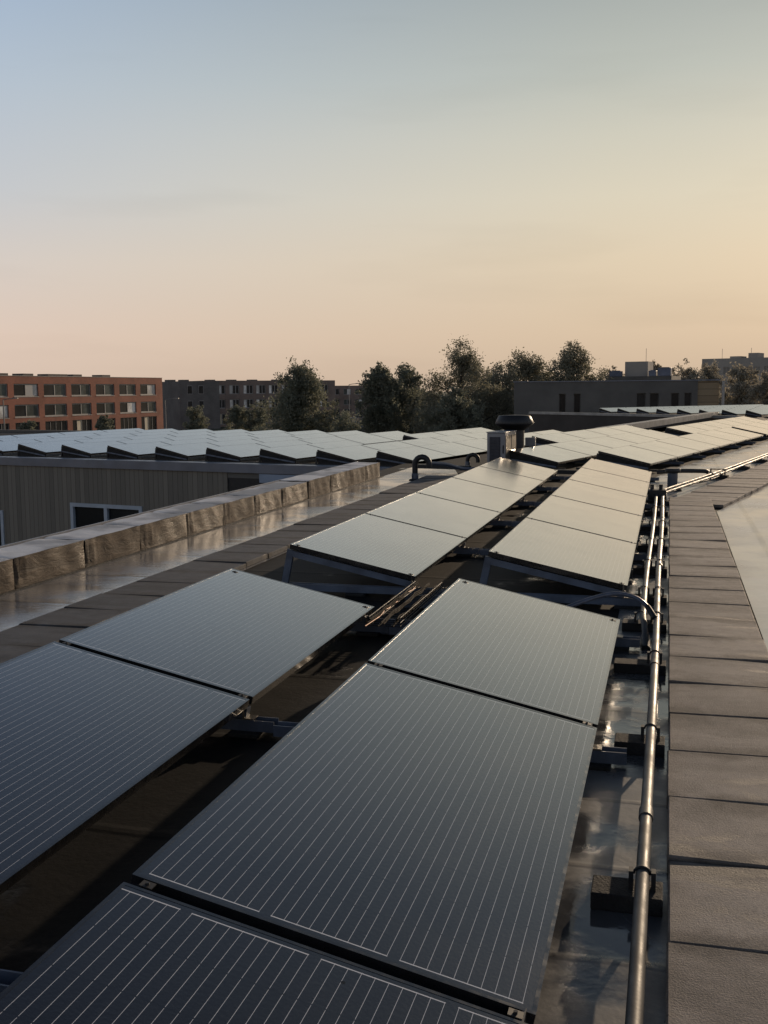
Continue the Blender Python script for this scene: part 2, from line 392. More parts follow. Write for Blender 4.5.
# walkways of rubber tiles, each strip one sheet of separate tiles with open joints
def tile_strip(name, P, d, n, w, t=.055, step=.505, mat='tile'):
    bm = bmesh.new(); cl = bm.loops.layers.color.new('shade'); uv = bm.loops.layers.uv.new('UVMap')
    d = Vector(d).normalized(); s = Vector((d.y, -d.x, 0)); P = Vector(P)
    for i in range(n):
        j = random.uniform(-.004, .004); h = t + random.uniform(-.004, .004); tl = random.uniform(-.004, .004); sh = random.random()
        c0 = P + d*(i*step) + s*j
        q = [c0, c0 + s*w, c0 + s*w + d*(step-.012), c0 + d*(step-.012)]
        bv = [bm.verts.new((v.x, v.y, .006)) for v in q]
        tv = [bm.verts.new((v.x, v.y, h + (tl if k in (1,2) else -tl))) for k, v in enumerate(q)]
        fs = [bm.faces.new(tv)] + [bm.faces.new((bv[k], bv[(k+1)%4], tv[(k+1)%4], tv[k])) for k in range(4)]
        for f in fs:
            for l in f.loops:
                l[cl] = (sh, sh, sh, 1); q_ = l.vert.co - c0; l[uv].uv = (q_.dot(s)/w, q_.dot(d)/(step-.012))
    bmesh.ops.recalc_face_normals(bm, faces=bm.faces[:])
    bmesh.ops.bevel(bm, geom=[e for e in bm.edges if all(v.co.z > .03 for v in e.verts)], offset=.005, segments=1, affect='EDGES')
    me = bpy.data.meshes.new(name); bm.to_mesh(me); bm.free(); me.materials.append(M[mat])
    o = bpy.data.objects.new(name, me); col.objects.link(o); tag(o, kind='structure'); return o
tile_strip('walkway', (1.218, -5.47, 0), (0, 1, 0), 35, .52)
tile_strip('walkway', W2(-5.1, 1.44), BL, 60, .72, .044)
tile_strip('walkway', (-2.74, -5.0, 0), (0, 1, 0), 40, .5, .045, mat='tile_sky_tint')

# ------------------------------------------------------------------ solar panels
HZ = PW * math.sin(TILT); WC = PW * math.cos(TILT)
def make_panel():
    root = empty('solar_panel')
    fr = MB(); b = .010; h = .036
    fr.box((0,0,-h),(b,PL,0)); fr.box((PW-b,0,-h),(PW,PL,0)); fr.box((b,0,-h),(PW-b,b,0)); fr.box((b,PL-b,-h),(PW-b,PL,0))
    fr.build('frame', M['frame'], root)
    gl = MB(); gl.box((b,b,-.010),(PW-b,PL-b,-.0008)); gl.build('glass', M['glass'], root)
    return root
proto = make_panel(); first = [True]
def put_panel(P, az, label, group):
    """P = near end of the low edge; az = clockwise heading of the row."""
    o = proto if first[0] else copy_tree(proto); first[0] = False
    o.rotation_euler = (0, TILT, -az)
    cr = Vector((math.cos(az), -math.sin(az), 0))
    o.location = P - cr*WC + Vector((0, 0, HZ))
    tag(o, label, 'solar panel', group); return o

def make_mount():
    root = empty('mounting_frame')
    m = MB()                                        # channel-shaped rail lying across the row
    m.box((-.41,-.032,.022),(1.06,-.026,.07)); m.box((-.41,.026,.022),(1.06,.032,.07)); m.box((-.41,-.0262,.022),(1.06,.0262,.028))
    m.build('base_rail', M['steel'], root)
    m = MB(); m.bar((-.055,0,.075),(-.004,0,.322),.05,.03,(0,1,0)); m.build('rear_leg', M['steel'], root)
    m = MB(); m.bar((-.02,0,.300),(.93,0,.094),.045,.046); m.build('sloping_rail', M['steel'], root)
    m = MB(); m.box((.915,-.03,.071),(.925,.03,.165)); m.box((.925,-.03,.071),(.965,.03,.077)); m.build('front_bracket', M['bright'], root)
    for x in (-.3, .05, .5, .93):
        m = MB(); m.box((x-.07,-.07,.001),(x+.07,.07,.0215)); m.build('foot_pad', M['rubber'], root, .004)
    for x in (.05, .905):
        z = .366 - x*math.tan(TILT)
        m = MB(); m.bar((x-.016,0,z+.003),(x+.016,0,z-.004),.026,.003); m.tube([(x,0,z-.03),(x,0,z+.006)],.005,6); m.build('clamp', M['black'], root)
    return root
mproto = make_mount(); mfirst = [True]
def make_closed_mount():
    root = empty('mounting_frame')
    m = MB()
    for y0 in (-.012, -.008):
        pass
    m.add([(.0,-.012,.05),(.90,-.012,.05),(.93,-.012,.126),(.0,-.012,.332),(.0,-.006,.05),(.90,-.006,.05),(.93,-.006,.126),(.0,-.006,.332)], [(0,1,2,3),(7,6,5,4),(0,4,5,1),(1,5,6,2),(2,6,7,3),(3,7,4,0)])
    m.build('shade_plate', M['rubber'], root)  # dark infill standing for the shade inside an open frame end
    m = MB(); m.bar((-.03,-.03,.20),(.90,-.03,.075),.022,.03); m.build('sloping_rail', M['steel'], root)
    m = MB(); m.box((-.41,-.03,.022),(1.06,.03,.06)); m.build('base_rail', M['black'], root)
    m = MB(); m.bar((-.05,0,.06),(-.012,0,.322),.04,.03,(0,1,0)); m.build('rear_leg', M['black'], root)
    for x in (-.3, .5):
        m = MB(); m.box((x-.07,-.07,-.02),(x+.07,.07,.0215)); m.build('foot_pad', M['rubber'], root)
    return root
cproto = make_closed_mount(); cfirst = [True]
def put_mount(P, az, label, group, closed=False):
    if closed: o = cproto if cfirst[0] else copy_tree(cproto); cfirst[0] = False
    else: o = mproto if mfirst[0] else copy_tree(mproto); mfirst[0] = False
    cr = Vector((math.cos(az), -math.sin(az), 0))
    o.location = P - cr*WC; o.location.z = P.z - .16; o.rotation_euler = (0, 0, -az)
    tag(o, label, 'panel mount', group); return o

GAP, CL, PITCH = .0394, 1.0868, 1.48464
P_ = PL + GAP
ORD = ['first','second','third','fourth','fifth','sixth','seventh','eighth','ninth','tenth','eleventh','twelfth','thirteenth','fourteenth','fifteenth']
ys = [-2*P_, -P_, 0, P_] + [P_+PL+CL + k*P_ for k in range(5)]
names_r = ['large dark panel hidden mostly below the picture, nearest in the right row', 'dark panel cut off by the bottom left of the picture, right row',
  'biggest panel in the centre foreground, dark with thin white lines', 'grey lined panel behind the biggest one, before the open cable gap',
  'front panel of the right far cluster, propped over the bent hose', 'second pale panel of the right cluster beside the two pipes', 'third pale panel of the right cluster beside the two pipes',
  'fourth pale panel of the right cluster beside the two pipes', 'last pale panel at the back end of the right cluster']
names_l = ['panel nearest in the left row, below the picture', 'dark panel at the lower left picture edge, nearest of left row', 'dark lined panel cut by the left picture edge, left row',
  'grey lined panel of left row beside the walkway, before the cable gap', 'front panel of the middle cluster with legs showing, beside the left walkway', 'second pale panel of the middle cluster from its propped front',
  'third pale panel of the middle cluster from its propped front', 'fourth pale panel of the middle cluster, before the cabinet reflection', 'last panel of the middle cluster, at the foot of the metal cabinet']
for i, y in enumerate(ys):
    if i: put_panel(Vector((WC, y, .16)), 0, names_r[i], 'solar panels in the two near rows')
    if i: put_panel(Vector((WC - PITCH, y + .043, .16)), 0, names_l[i], 'solar panels in the two near rows')
gaps = [(-GAP/2-P_, 'beyond the bottom of the picture'), (-GAP/2, 'under the joint at the front of the biggest panel'), (P_-GAP/2, 'under the joint behind the biggest panel'), (P_+PL-.06, 'at the back edge before the open cable gap')]
gaps += [(P_+PL+CL+.03, 'propping the front edge of the rear cluster')] + [(P_+PL+CL+k*P_-GAP/2, 'under the %s joint of the rear cluster' % ORD[k-1]) for k in range(1, 5)] + [(P_+PL+CL+5*P_-GAP-.06, 'at the very back of the rear cluster')]
for y, s in gaps:
    put_mount(Vector((WC, y, .16)), 0, 'blue grey steel mount %s, right row' % s, 'steel mounts under the near rows')
    put_mount(Vector((WC-PITCH, y+.043, .16)), 0, 'blue grey steel mount %s, left row' % s, 'steel mounts under the near rows')

# left wing rows
for k in range(-3, 8):
    if k in (5,): runs = [(0, 2), (7.43, 3)]
    elif k in (6, 7): runs = [(0, 3), (6.06, 3)]
    else: runs = [(0, 5)]
    P0 = W1(0, k*PITCH + WC, -.005); n = 0
    for u0, c in runs:
        for j in range(c):
            put_panel(P0 + AL*(u0 + j*P_), AL_A, 'pale panel on the far left roof, %s row from left, %s from its front' % (ORD[k+3], ORD[n]), 'solar panels on the far left roof'); n += 1
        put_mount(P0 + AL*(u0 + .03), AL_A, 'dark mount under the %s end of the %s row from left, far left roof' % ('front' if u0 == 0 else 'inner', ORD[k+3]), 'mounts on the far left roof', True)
# bent rows on the right wing
wr = [(-3.3, 5.3, [(5.3, 4)], 'back'), (-1.65, 0, [(-.25, 5), (11.6, 6)], 'middle'), (-.05, 0, [(0, 6), (12.6, 6)], 'front')]
for v, u_, runs, nm in wr:
    n = 0
    for u0, c in runs:
        for j in range(c):
            put_panel(W2(u0 + j*P_, v, .165), BR_A, 'pale panel in the %s row of the bent right wing, %s from its near end' % (nm, ORD[n]), 'solar panels on the bent right wing')
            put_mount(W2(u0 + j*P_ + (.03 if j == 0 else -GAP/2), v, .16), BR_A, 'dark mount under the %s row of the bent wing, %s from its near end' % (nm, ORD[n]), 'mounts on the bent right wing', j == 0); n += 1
# far branch
for k in range(11):
    for j in range(7):
        put_panel(W3(j*P_, k*PITCH + WC - 0.0, .14), FA, 'small pale panel on the farthest roof, %s row from left, %s from its front' % (ORD[k], ORD[j]), 'solar panels on the farthest roof')
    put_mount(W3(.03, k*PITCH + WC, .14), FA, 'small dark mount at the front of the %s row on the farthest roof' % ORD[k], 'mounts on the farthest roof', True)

# ------------------------------------------------------------------ parapet on the left
par = empty('parapet_wall', (-3.57, 0, 0)); tag(par, 'low brown parapet wrapped in creased bitumen sheet along the left roof edge', 'parapet')
def wrap_segment(y0, y1, grow=0):
    nx, ny, nz = 5, 26, 7; w, h = .405 + grow, .25 + grow; sd = random.random()*50
    inner = [(0, .006)] + [(0, h*t/nz) for t in range(1, nz+1)]
    top = [(-.004, h)] + [(-.004 - (w-.014)*t/nx, h + .004*t/nx) for t in range(1, nx+1)]
    back = [(-w, h-.004), (-w, -.1)]
    lap = random.uniform(.05, .16)
    m = MB()
    for prof, kind in ((inner, 0), (top, 1), (back, 2)):
        vs = []
        for i in range(ny+1):
            t = i/ny; yy = y0 + (y1-y0)*t; e = min(1, min(t, 1-t)*16)
            for k, (x, z) in enumerate(prof):
                dx = dz = 0
                if kind == 0:
                    f = k/nz
                    dx = grow + .006*e + (.012*math.sin((t-lap)*70 + f*2.2 + sd)*math.exp(-((t-lap)/.07)**2) + .0035*math.sin(t*19 + f*3 + sd))*min(1, f*3)*(1 if k < nz else .4)
                elif kind == 1: dz = -.006*(1-e) + .0025*math.sin(t*11 + k*1.7 + sd); dx = (grow + .006*e) if k == 0 else 0
                vs.append((x + dx, yy, z + dz))
        n = len(prof)
        m.add(vs, [tuple(reversed((i*n+k, i*n+k+1, (i+1)*n+k+1, (i+1)*n+k))) for i in range(ny) for k in range(n-1)], True)
    return m
y = -6.3
bounds = []
while y < 15.4:
    L = random.uniform(.86, 1.02); bounds.append((y, min(y+L, 15.4))); y += L
core = MB(); core.box((-.38, -6.3, .0), (-.03, 15.35, .22)); core.build('wall_core', M['black'], par)
for y0, y1 in bounds:
    if y1 - y0 < .2: continue
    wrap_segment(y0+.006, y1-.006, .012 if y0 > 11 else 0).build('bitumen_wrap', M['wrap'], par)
fl = MB(); fl.tube([(.015, -6.3, .004), (.02, 15.4, .004)], .012, 6); fl.build('base_fillet', M['rubber'], par)
dr = MB(); dr.box((-.445, -6.3, .20), (-.425, 15.4, .262)); dr.build('edge_trim', M['trim'], par)

# ------------------------------------------------------------------ timber wall of the left wing
wb = empty('timber_wing', W1(-.68, 0), (0, 0, -AL_A)); tag(wb, 'dark timber clad wing with grey coping facing the parapet, window low in it', 'building')
m = MB(); X = [(-16, -7, 0), (-.02, 2.36)]
# wall of planks with an opening for two windows; a black panel stands for the porch shade
def wallbox(x0, x1, z0, z1, dy=0): m.box((x0, dy, z0), (x1, dy+.25, z1))
wins = [(-1.6, .08, -2.9, -1.45), (2.34, 4.55, -2.6, -1.16)]
zs = -.30
wallbox(-16, -1.6, -6, zs); wallbox(-1.6, .08, -6, -2.9); wallbox(-1.6, .08, -1.45, zs); wallbox(.08, 2.34, -6, zs)
wallbox(2.34, 4.55, -6, -2.6); wallbox(2.34, 4.55, -1.16, zs); wallbox(4.55, 6.97, -6, zs)
m.build('wall', M['planks'], wb)
for x0, x1, z0, z1 in wins:
    f = MB(); f.box((x0, -.03, z0), (x0+.09, .1, z1)); f.box((x1-.09, -.03, z0), (x1, .1, z1)); f.box((x0+.09, -.03, z1-.09), (x1-.09, .1, z1)); f.box((x0+.09, -.03, z0), (x1-.09, .1, z0+.08))
    xm = (x0+x1)/2; f.box((xm-.05, -.025, z0+.08), (xm+.05, .095, z1-.09))
    w = f.build('window', M['framelight'], wb)
    q = MB(); q.box((x0+.09, .05, z0+.08), (xm-.05, .06, z1-.09)); q.box((xm+.05, .05, z0+.08), (x1-.09, .06, z1-.09)); q.build('pane', M['pane'], w)
q = MB(); q.box((6.97, .03, -6), (11.2, .25, zs)); q.build('porch_shade_panel', M['black'], wb)  # nearly flush black infill, the porch's shade put into its colour
q = MB(); q.box((7.85, -.04, -.50), (10.9, .2, -.31)); q.build('lintel_panel', M['skyblue'], wb)
c_ = MB(); c_.box((-16, -.06, -.295), (11.3, .02, -.10)); c_.box((-16, .02, -.135), (11.3, .30, -.10)); c_.build('coping', M['trim'], wb)

# far edge copings
cp = MB(); cp.bar(W1(12.75, -16, -.10), W1(12.75, 11.6, -.10), .3, .12); o = cp.build('roof_edge_coping', M['darkwall']); tag(o, 'long dark coping along the back of the far left roof, before the trees', 'coping')
cp = MB(); cp.bar(W1(13.3, 11.55, .11), W1(37.5, 11.25, .11), .35, .22); o = cp.build('roof_edge_coping', M['palecoping']); tag(o, 'pale straight coping running behind the bent right wing panels', 'coping')
cp = MB(); cp.bar(W3(-1.0, -5, .02), W3(-1.0, 11, .02), .25, .14); o = cp.build('roof_edge_coping', M['palecoping']); tag(o, 'thin pale coping along the front of the farthest roof', 'coping')

# ------------------------------------------------------------------ conduits, supports, junction box
by = [-1.9, -.55, .86, 2.2, 3.46, 4.45, 5.3, 6.5, 7.75, 9.1, 10.5, 11.7]
ordb = ['nearest', 'second nearest']
for i, y in enumerate(by):
    root = empty('pipe_support', (1.08, y, 0))
    m = MB(); x0 = -.075 if i < 4 else -.14
    m.box((x0, -.06, .005), (.125, .06, .056)); ob = m.build('block', M['rubber'], root, .004)
    for px in ((.067,) if y < 4.4 else (.067, -.03)):
        c = MB(); c.box((px-.038, -.016, .056), (px-.025, .016, .112)); c.box((px+.025, -.016, .056), (px+.038, .016, .112))
        arc = [(px+.024*math.cos(a), .0, .100+.022*math.sin(a)) for a in [math.pi*k/8 for k in range(9)]]
        c.tube(arc, .004, 6); c.build('clip', M['black'], root)
    tag(root, 'black rubber block under the steel conduit, %s from the picture bottom' % (ORD[i-2] if i > 1 else ('out of view' if i else 'farthest out of view')), 'pipe support', 'rubber blocks under the conduits')
def bolt_bands(pts, r, k): pass
p1 = [(1.147, -4.5, .1), (1.147, 0, .1), (1.150, 3.4, .1), (1.140, 6, .1), (1.147, 9, .1), (1.135, 11.6, .1)] 
path1 = smooth_path(p1, 6) + smooth_path([(1.14, 11.9, .1), tuple(W2(-4.4, 1.28, .1)), tuple(W2(-1, 1.33, .1)), tuple(W2(5, 1.30, .1)), tuple(W2(22, 1.28, .1))], 6)
m = MB(); m.tube(path1, .0195, 14)
root = empty('steel_conduit', (1.147, 0, .1)); tag(root, 'long shiny steel conduit beside the tiled walkway, passing the whole right side', 'pipe')
o = m.build('pipe', M['pipe'], root); o.location = (-1.147, 0, -.1)
for y in (1.30, 3.25, 6.3, 9.4):
    s_ = MB(); s_.tube([(1.148, y-.035, .1), (1.148, y+.035, .1)], .0235, 14); o = s_.build('coupling', M['pipe'], root); o.location = (-1.147, 0, -.1)
p2 = [(1.088, 4.05, .045), (1.078, 4.22, .085), (1.066, 4.5, .1), (1.055, 6, .1), (1.062, 9, .1), (1.055, 11.6, .1)]
path2 = smooth_path(p2, 6) + smooth_path([(1.06, 11.95, .1), tuple(W2(-4.3, 1.17, .1)), tuple(W2(-1, 1.21, .1)), tuple(W2(5, 1.20, .1)), tuple(W2(22, 1.18, .1))], 6)
m = MB(); m.tube(path2, .0185, 14)
root = empty('steel_conduit', (1.06, 4.2, .1)); tag(root, 'shorter steel conduit left of the long one, bending down at its near end', 'pipe')
o = m.build('pipe', M['pipe'], root); o.location = (-1.06, -4.2, -.1)
s_ = MB(); s_.tube([(1.094, 3.93, .01), (1.088, 4.06, .05)], .026, 12); o = s_.build('end_sleeve', M['black'], root); o.location = (-1.06, -4.2, -.1)

jb = empty('junction_box', (1.08, 12.0, 0)); tag(jb, 'small black junction box where the two conduits bend right', 'junction box')
m = MB(); m.box((-.13, -.10, .02), (.10, .10, .17)); m.build('box', M['black'], jb, .008)
m = MB(); m.tube([(-.08, 0, .17), (-.08, 0, .235)], .025, 10); m.tube([(.03, 0, .17), (.03, 0, .235)], .025, 10); m.build('gland', M['black'], jb)
pb = empty('pipe_bracket', W2(-.85, 1.26), (0, 0, -BR_A)); tag(pb, 'black bracket clasping both conduits past the bend, beside the wing walkway', 'pipe bracket')
m = MB(); m.box((-.16, -.08, .005), (.16, .08, .07)); m.build('block', M['rubber'], pb, .006)
m = MB(); m.box((-.12, -.025, .07), (-.105, .025, .17)); m.box((.105, -.025, .07), (.12, .025, .17)); m.box((-.105, -.025, .155), (.105, .025, .17)); m.build('clip', M['black'], pb)
for i, u in enumerate((1.2, 3.2, 5.2, 7.4, 9.6)):
    pb2 = empty('pipe_support', W2(u, 1.26), (0, 0, -BR_A)); tag(pb2, 'black block under both conduits along the bent wing, %s after the bracket' % ORD[i], 'pipe support', 'rubber blocks under the conduits')
    m = MB(); m.box((-.15, -.08, .005), (.15, .08, .07)); m.build('block', M['rubber'], pb2, .006)
    m = MB(); m.box((-.10, -.02, .07), (.10, .02, .078)); m.build('clip', M['steel'], pb2)
bc = MB(); bc.tube(smooth_path([(1.02, 15.55, .12), (1.35, 15.6, .14), (1.75, 15.75, .13), tuple(W2(-.75, 1.08, .10))], 6), .035, 10)
tag(bc.build('black_conduit', M['black']), 'thick black conduit from the vent pipe across to the bracket', 'pipe')
bc = MB(); bc.tube(smooth_path([(1.3, 14.2, .03), (1.6, 14.6, .03), (1.9, 15.4, .04), (2.05, 15.9, .07)], 6), .014, 8)
tag(bc.build('thin_cable', M['black']), 'thin dark cable looping on the pale roof beside the vent pipe', 'cable')

hz_ = MB(); hz_.tube(smooth_path([(.40, 3.98, .10), (.66, 4.18, .195), (.86, 4.38, .232), (1.00, 4.43, .215), (1.09, 4.38, .165), (1.135, 4.30, .115)], 8), .0135, 12)
hr = empty('flexible_hose', (.4, 3.98, .1)); o = hz_.build('hose', M['hose'], hr); o.location = (-.4, -3.98, -.1)
s_ = MB(); s_.tube([(1.09, 4.38, .165), (1.135, 4.30, .115)], .018, 12); o = s_.build('end_fitting', M['black'], hr); o.location = (-.4, -3.98, -.1)
tag(hr, 'bent blue grey hose arching from under the panels to the conduit', 'hose')

# cable tray with a tangle of cables
ct = empty('cable_tray', (-.41, 3.8, .10)); tag(ct, 'wire mesh cable tray lying in the gap between the two near rows', 'cable tray')
m = MB(); n = 22; L = 1.2; w = .095
for xx, zz in ((-w, .05), (-w, .02), (-w, 0), (-.04, 0), (.04, 0), (w, 0), (w, .02), (w, .05)): m.tube([(xx, 0, zz), (xx, L, zz)], .0032, 6)
for i in range(n+1):
    yy = i*L/n; m.tube([(-w, yy, .055), (-w, yy, -.002), (w, yy, -.002), (w, yy, .055)], .003, 5)
m.build('wire_basket', M['wire'], ct)
for i in range(11):
    xc = (-.078, .0, .078)[i % 3]; ph = i*2.1
    pts = [(xc + .004*math.sin(q*.9 + ph) + random.uniform(-.004, .004), L*q/15 + (0 if q else -.05*(i % 4)), .022 + .004*math.cos(q*1.7 + ph) + .01*(i//4)) for q in range(16)]
    c = MB(); c.tube(smooth_path(pts, 3), .0048, 6); c.build('cable', M['clip'] if i == 3 else M['cable'], ct)
for sx in (0.2, 1.0):
    m = MB(); m.box((-.12, sx-.02, -.095), (.12, sx+.02, -.006)); m.build('support', M['steel'], ct)

# ------------------------------------------------------------------ cabinet, roof fan, ducts, vents
cb = empty('metal_cabinet', (-1.80, 17.4, 0), (0, 0, -.10)); tag(cb, 'upright metal equipment cabinet with a sunlit side, behind the middle cluster', 'cabinet')
m = MB(); m.box((-.17, -.42, .06), (.17, .42, .69)); m.build('body', M['cab'], cb, .008)
m = MB(); m.box((-.18, -.435, .692), (.18, .43, .71)); m.build('lid', M['cab'], cb, .004)
m = MB()
for i in range(8): m.bar((-.11, -.432, .18+i*.055), (.07, -.432, .18+i*.055), .02, .04)
m.box((-.12, -.426, .14), (.08, -.4205, .62)); m.build('louvre_grille', M['cabdark'], cb)
m = MB(); m.box((.125, -.432, .32), (.145, -.4205, .47)); m.build('handle', M['black'], cb)
m = MB(); m.box((.171, -.38, .13), (.178, -.02, .64)); m.box((.171, .04, .13), (.178, .38, .64)); m.build('side_panel', M['bright'], cb)
m = MB(); m.box((-.2, -.44, .004), (.2, .44, .058)); m.build('plinth', M['rubber'], cb)
fn = empty('roof_fan', (-1.70, 18.35, 0)); tag(fn, 'black mushroom shaped roof fan with flared cap behind the metal cabinet', 'roof fan')
m = MB(); m.lathe([(.19, .0), (.19, .70)]); m.build('duct', M['black'], fn)
m = MB(); m.lathe([(.195, .69), (.24, .725), (.31, .77), (.355, .80), (.362, .812)]); m.build('flared_skirt', M['black'], fn)
m = MB(); m.lathe([(.366, .814), (.372, .835), (.345, .90), (.315, .955), (.30, .975), (.1, .985)]); m.build('cap', M['black'], fn)
m = MB(); m.box((-.26, -.26, .004), (.26, .26, .09)); m.build('kerb', M['rubber'], fn)
bx_ = empty('control_box', (-1.47, 19.0, 0)); tag(bx_, 'small grey control box on a post right of the roof fan', 'control box')
m = MB(); m.box((-.1, -.06, .35), (.1, .06, .52)); m.build('box', M['cab'], bx_, .006)
m = MB(); m.tube([(0, .0, .0), (0, .0, .35)], .02, 8); m.build('post', M['steel'], bx_)

def duct(P, h, r, dx, label, dy=.0):
    root = empty('gooseneck_duct', P); tag(root, label, 'duct', 'gooseneck ducts by the cabinet')
    pts = [(0, 0, 0), (0, 0, h-dx*.5)] + [(dx/2 - dx/2*math.cos(a), dy*k/8, h - dx/2 + dx/2*math.sin(a)) for k, a in enumerate([math.pi*k/8 for k in range(1, 9)])] + [(dx, dy, h-dx*.75)]
    m = MB(); m.tube(pts, r, 14); m.build('bent_pipe', M['black'], root)
    m = MB(); m.lathe([(r+.01, 0), (r+.01, .10), (r+.003, .12)], n=16); m.build('sleeve', M['bluepvc'], root)
    m = MB(); m.lathe([(r*2.2, .003), (r*2.1, .02), (r+.02, .03)], n=16); m.build('flange', M['rubber'], root)
duct((-2.83, 14.75, 0), .39, .047, .24, 'left black gooseneck duct rising at the end of the parapet gutter')
duct((-2.50, 17.7, 0), .25, .04, .2, 'right black gooseneck duct beside the metal cabinet')
h_ = MB(); h_.tube(smooth_path([(-2.59, 14.75, .29), (-2.40, 15.2, .24), (-2.2, 15.6, .14), (-1.9, 15.9, .12)], 6), .032, 10)
tag(h_.build('drain_hose', M['hose']), 'grey hose sagging from the left gooseneck duct to the cabinet', 'hose')
vp = empty('vent_pipe', (1.26, 13.6, 0)); tag(vp, 'dark blue vent pipe with flat cap near the bend of the walkway', 'vent pipe')
m = MB(); m.lathe([(.072, .0), (.072, .27)], n=20); m.build('pipe', M['bluepvc'], vp)
m = MB(); m.lathe([(.08, .262), (.108, .272), (.11, .315), (.10, .33)], n=20); m.build('cap', M['black'], vp)
m = MB(); m.lathe([(.14, .006), (.13, .025), (.08, .05)], n=20); m.build('flange', M['rubber'], vp)
# loose rails and cables behind the cluster ends
for i, (p, q, lab) in enumerate([((-3.3, 16.6, .10), (-2.2, 16.35, .10), 'dark cable duct lying between the parapet end and the cabinet'), ((-.9, 15.85, .09), (.9, 15.55, .09), 'dark cable duct lying behind the right cluster')]):
    m = MB(); m.bar(p, q, .09, .07); o = m.build('cable_duct', M['black']); tag(o, lab, 'cable duct')
    
# ------------------------------------------------------------------ background buildings
def facade(root, L, depth, z0, z1, rows, cols, wallm, winfn, front_t=.3, sub=''):
    """front wall along +x from the origin, +y into the building, with real openings."""
    m = MB(); zz = z0
    for a, b in rows:
        m.box((0, 0, zz), (L, front_t, a)); x = 0
        for c, d in cols: m.box((x, 0, a), (c, front_t, b)); x = d
        m.box((x, 0, a), (L, front_t, b)); zz = b
    m.box((0, 0, zz), (L, front_t, z1))
    m.box((0, front_t+.06, z0), (L, depth, z1-.25))
    m.box((0, front_t, z1-.24), (.3, depth, z1)); m.box((L-.3, front_t, z1-.24), (L, depth, z1)); m.box((.3, depth-.3, z1-.24), (L-.3, depth, z1))
    m.build('wall', wallm, root)
    for ri, (a, b) in enumerate(rows):
        for ci, (c, d) in enumerate(cols): winfn(root, ri, ci, c, d, a, b)
def window(root, c, d, a, b, fm, panes, y=.14, fw=.09, sill=True):
    f = MB(); f.box((c, y, a), (c+fw, y+.1, b)); f.box((d-fw, y, a), (d, y+.1, b)); f.box((c+fw, y, a), (d-fw, y+.1, a+fw)); f.box((c+fw, y, b-fw), (d-fw, y+.1, b))
    n = len(panes); w = (d-c-2*fw)/n
    for i in range(1, n): f.box((c+fw+i*w-fw/2, y, a+fw), (c+fw+i*w+fw/2, y+.1, b-fw))
    wo = f.build('window', fm, root)
    for i, pm in enumerate(panes):
        q = MB(); q.box((c+fw+i*w+(fw/2 if i else 0), y+.05, a+fw), (c+fw+(i+1)*w-(fw/2 if i < n-1 else 0), y+.07, b-fw)); q.build('pane', pm, wo)
    if sill:
        s_ = MB(); s_.box((c-.05, -.06, a-.09), (d+.05, -.003, a-.005)); s_.build('sill', M['winframe'], wo)

# red brick block on the left
A = at(0, 375, 150); B = at(162, 379, 190); A.z = B.z = 0
dirv = (B-A).normalized(); L0 = (B-A).length; ext = 22
org = A - dirv*ext; Lr = L0 + ext
rb = empty('brick_building', org, (0, 0, math.atan2(dirv.y, dirv.x)))
tag(rb, 'long red brick block with two rows of paired windows at the far left', 'building')
pxs = [(-60,-46),(-30,-12),(15,39.5),(45,67.5),(72.5,92),(97,115.5),(120.5,137),(141.5,157)]
def upx(px):
    # position along the facade whose image column is px
    d = (HF + HR*((px-384)/1062)); den = d.x*dirv.y - d.y*dirv.x
    w = org - CAM; t = (w.x*dirv.y - w.y*dirv.x)/den
    return (CAM + d*t - org).dot(dirv)
cols_ = [(upx(a_), upx(b_)) for a_, b_ in pxs]; cols_[1] = (upx(-20), upx(9)); cols_[0] = (upx(-60), upx(-30))
def redwin(root, ri, ci, c, d, a, b):
    if ri == 0:
        r = (ci*37 % 3)
        window(root, c, d, a, b, M['winframe'], [M['pane'] , M['lit'] if r in (1,) else M['pane'], M['pane'], M['pane']], sill=False, fw=.06)
    else:
        window(root, c, d, a, b, M['winframe'], [M['pane'], M['panelight'] if (ci*7+ri*3) % 5 == 0 else M['panegreen']], fw=.16)
facade(rb, Lr, 14, -6, 3.95, [(-5.6, -2.75), (-2.0, -.15), (1.0, 2.85)], cols_, M['redbrick'], redwin)
for i, px in enumerate((27, 52, 76, 100, 128)):
    u = upx(px); m = MB(); m.box((u-1.2, 4, 3.7), (u+1.2+(i == 2)*2.5, 6, 4.45)); m.build('roof_box', M['gravel'], rb)
m = MB(); m.box((-.03, -.06, 3.951), (Lr+.03, .35, 4.03)); m.build('coping', M['winframe'], rb)

# dark brick block with pale windows
P1 = at(201, 381, 222); P2 = at(335, 384, 240); P1.z = P2.z = 0; dv = (P2-P1).normalized(); L1 = (P2-P1).length
db = empty('brick_building', P1, (0, 0, math.atan2(dv.y, dv.x))); tag(db, 'dark brown brick block with pale curtained windows and black side wall, by the dense tree', 'building')
scl = L1/134.
cols1 = [((px-201)*scl, (px+9.5-201)*scl) for px in (202.5, 214, 227.5, 241, 253.5, 266, 279, 292, 305, 318)]
def dkwin(root, ri, ci, c, d, a, b):
    window(root, c, d, a, b, M['winframe'], [M['panelight'] if (ci in (0, 1) or (ci+ri) % 1 == 0) else M['pane'], M['panelight'] if ci == 1 and ri == 2 else M['pane'], M['pane']] if ri else [M['pane'], M['lit'] if ci % 3 == 1 else M['pane'], M['pane']], sill=False, fw=.14)
facade(db, L1, 12, -6, 3.75, [(-5.5, -3.2), (-2.1, -.2), (.9, 2.85)], cols1, M['brownbrick'], dkwin)
m = MB(); m.box((-8.6, -9, -6), (-.02, 12, 3.55)); m.build('side_block', M['blackbrick'], db)
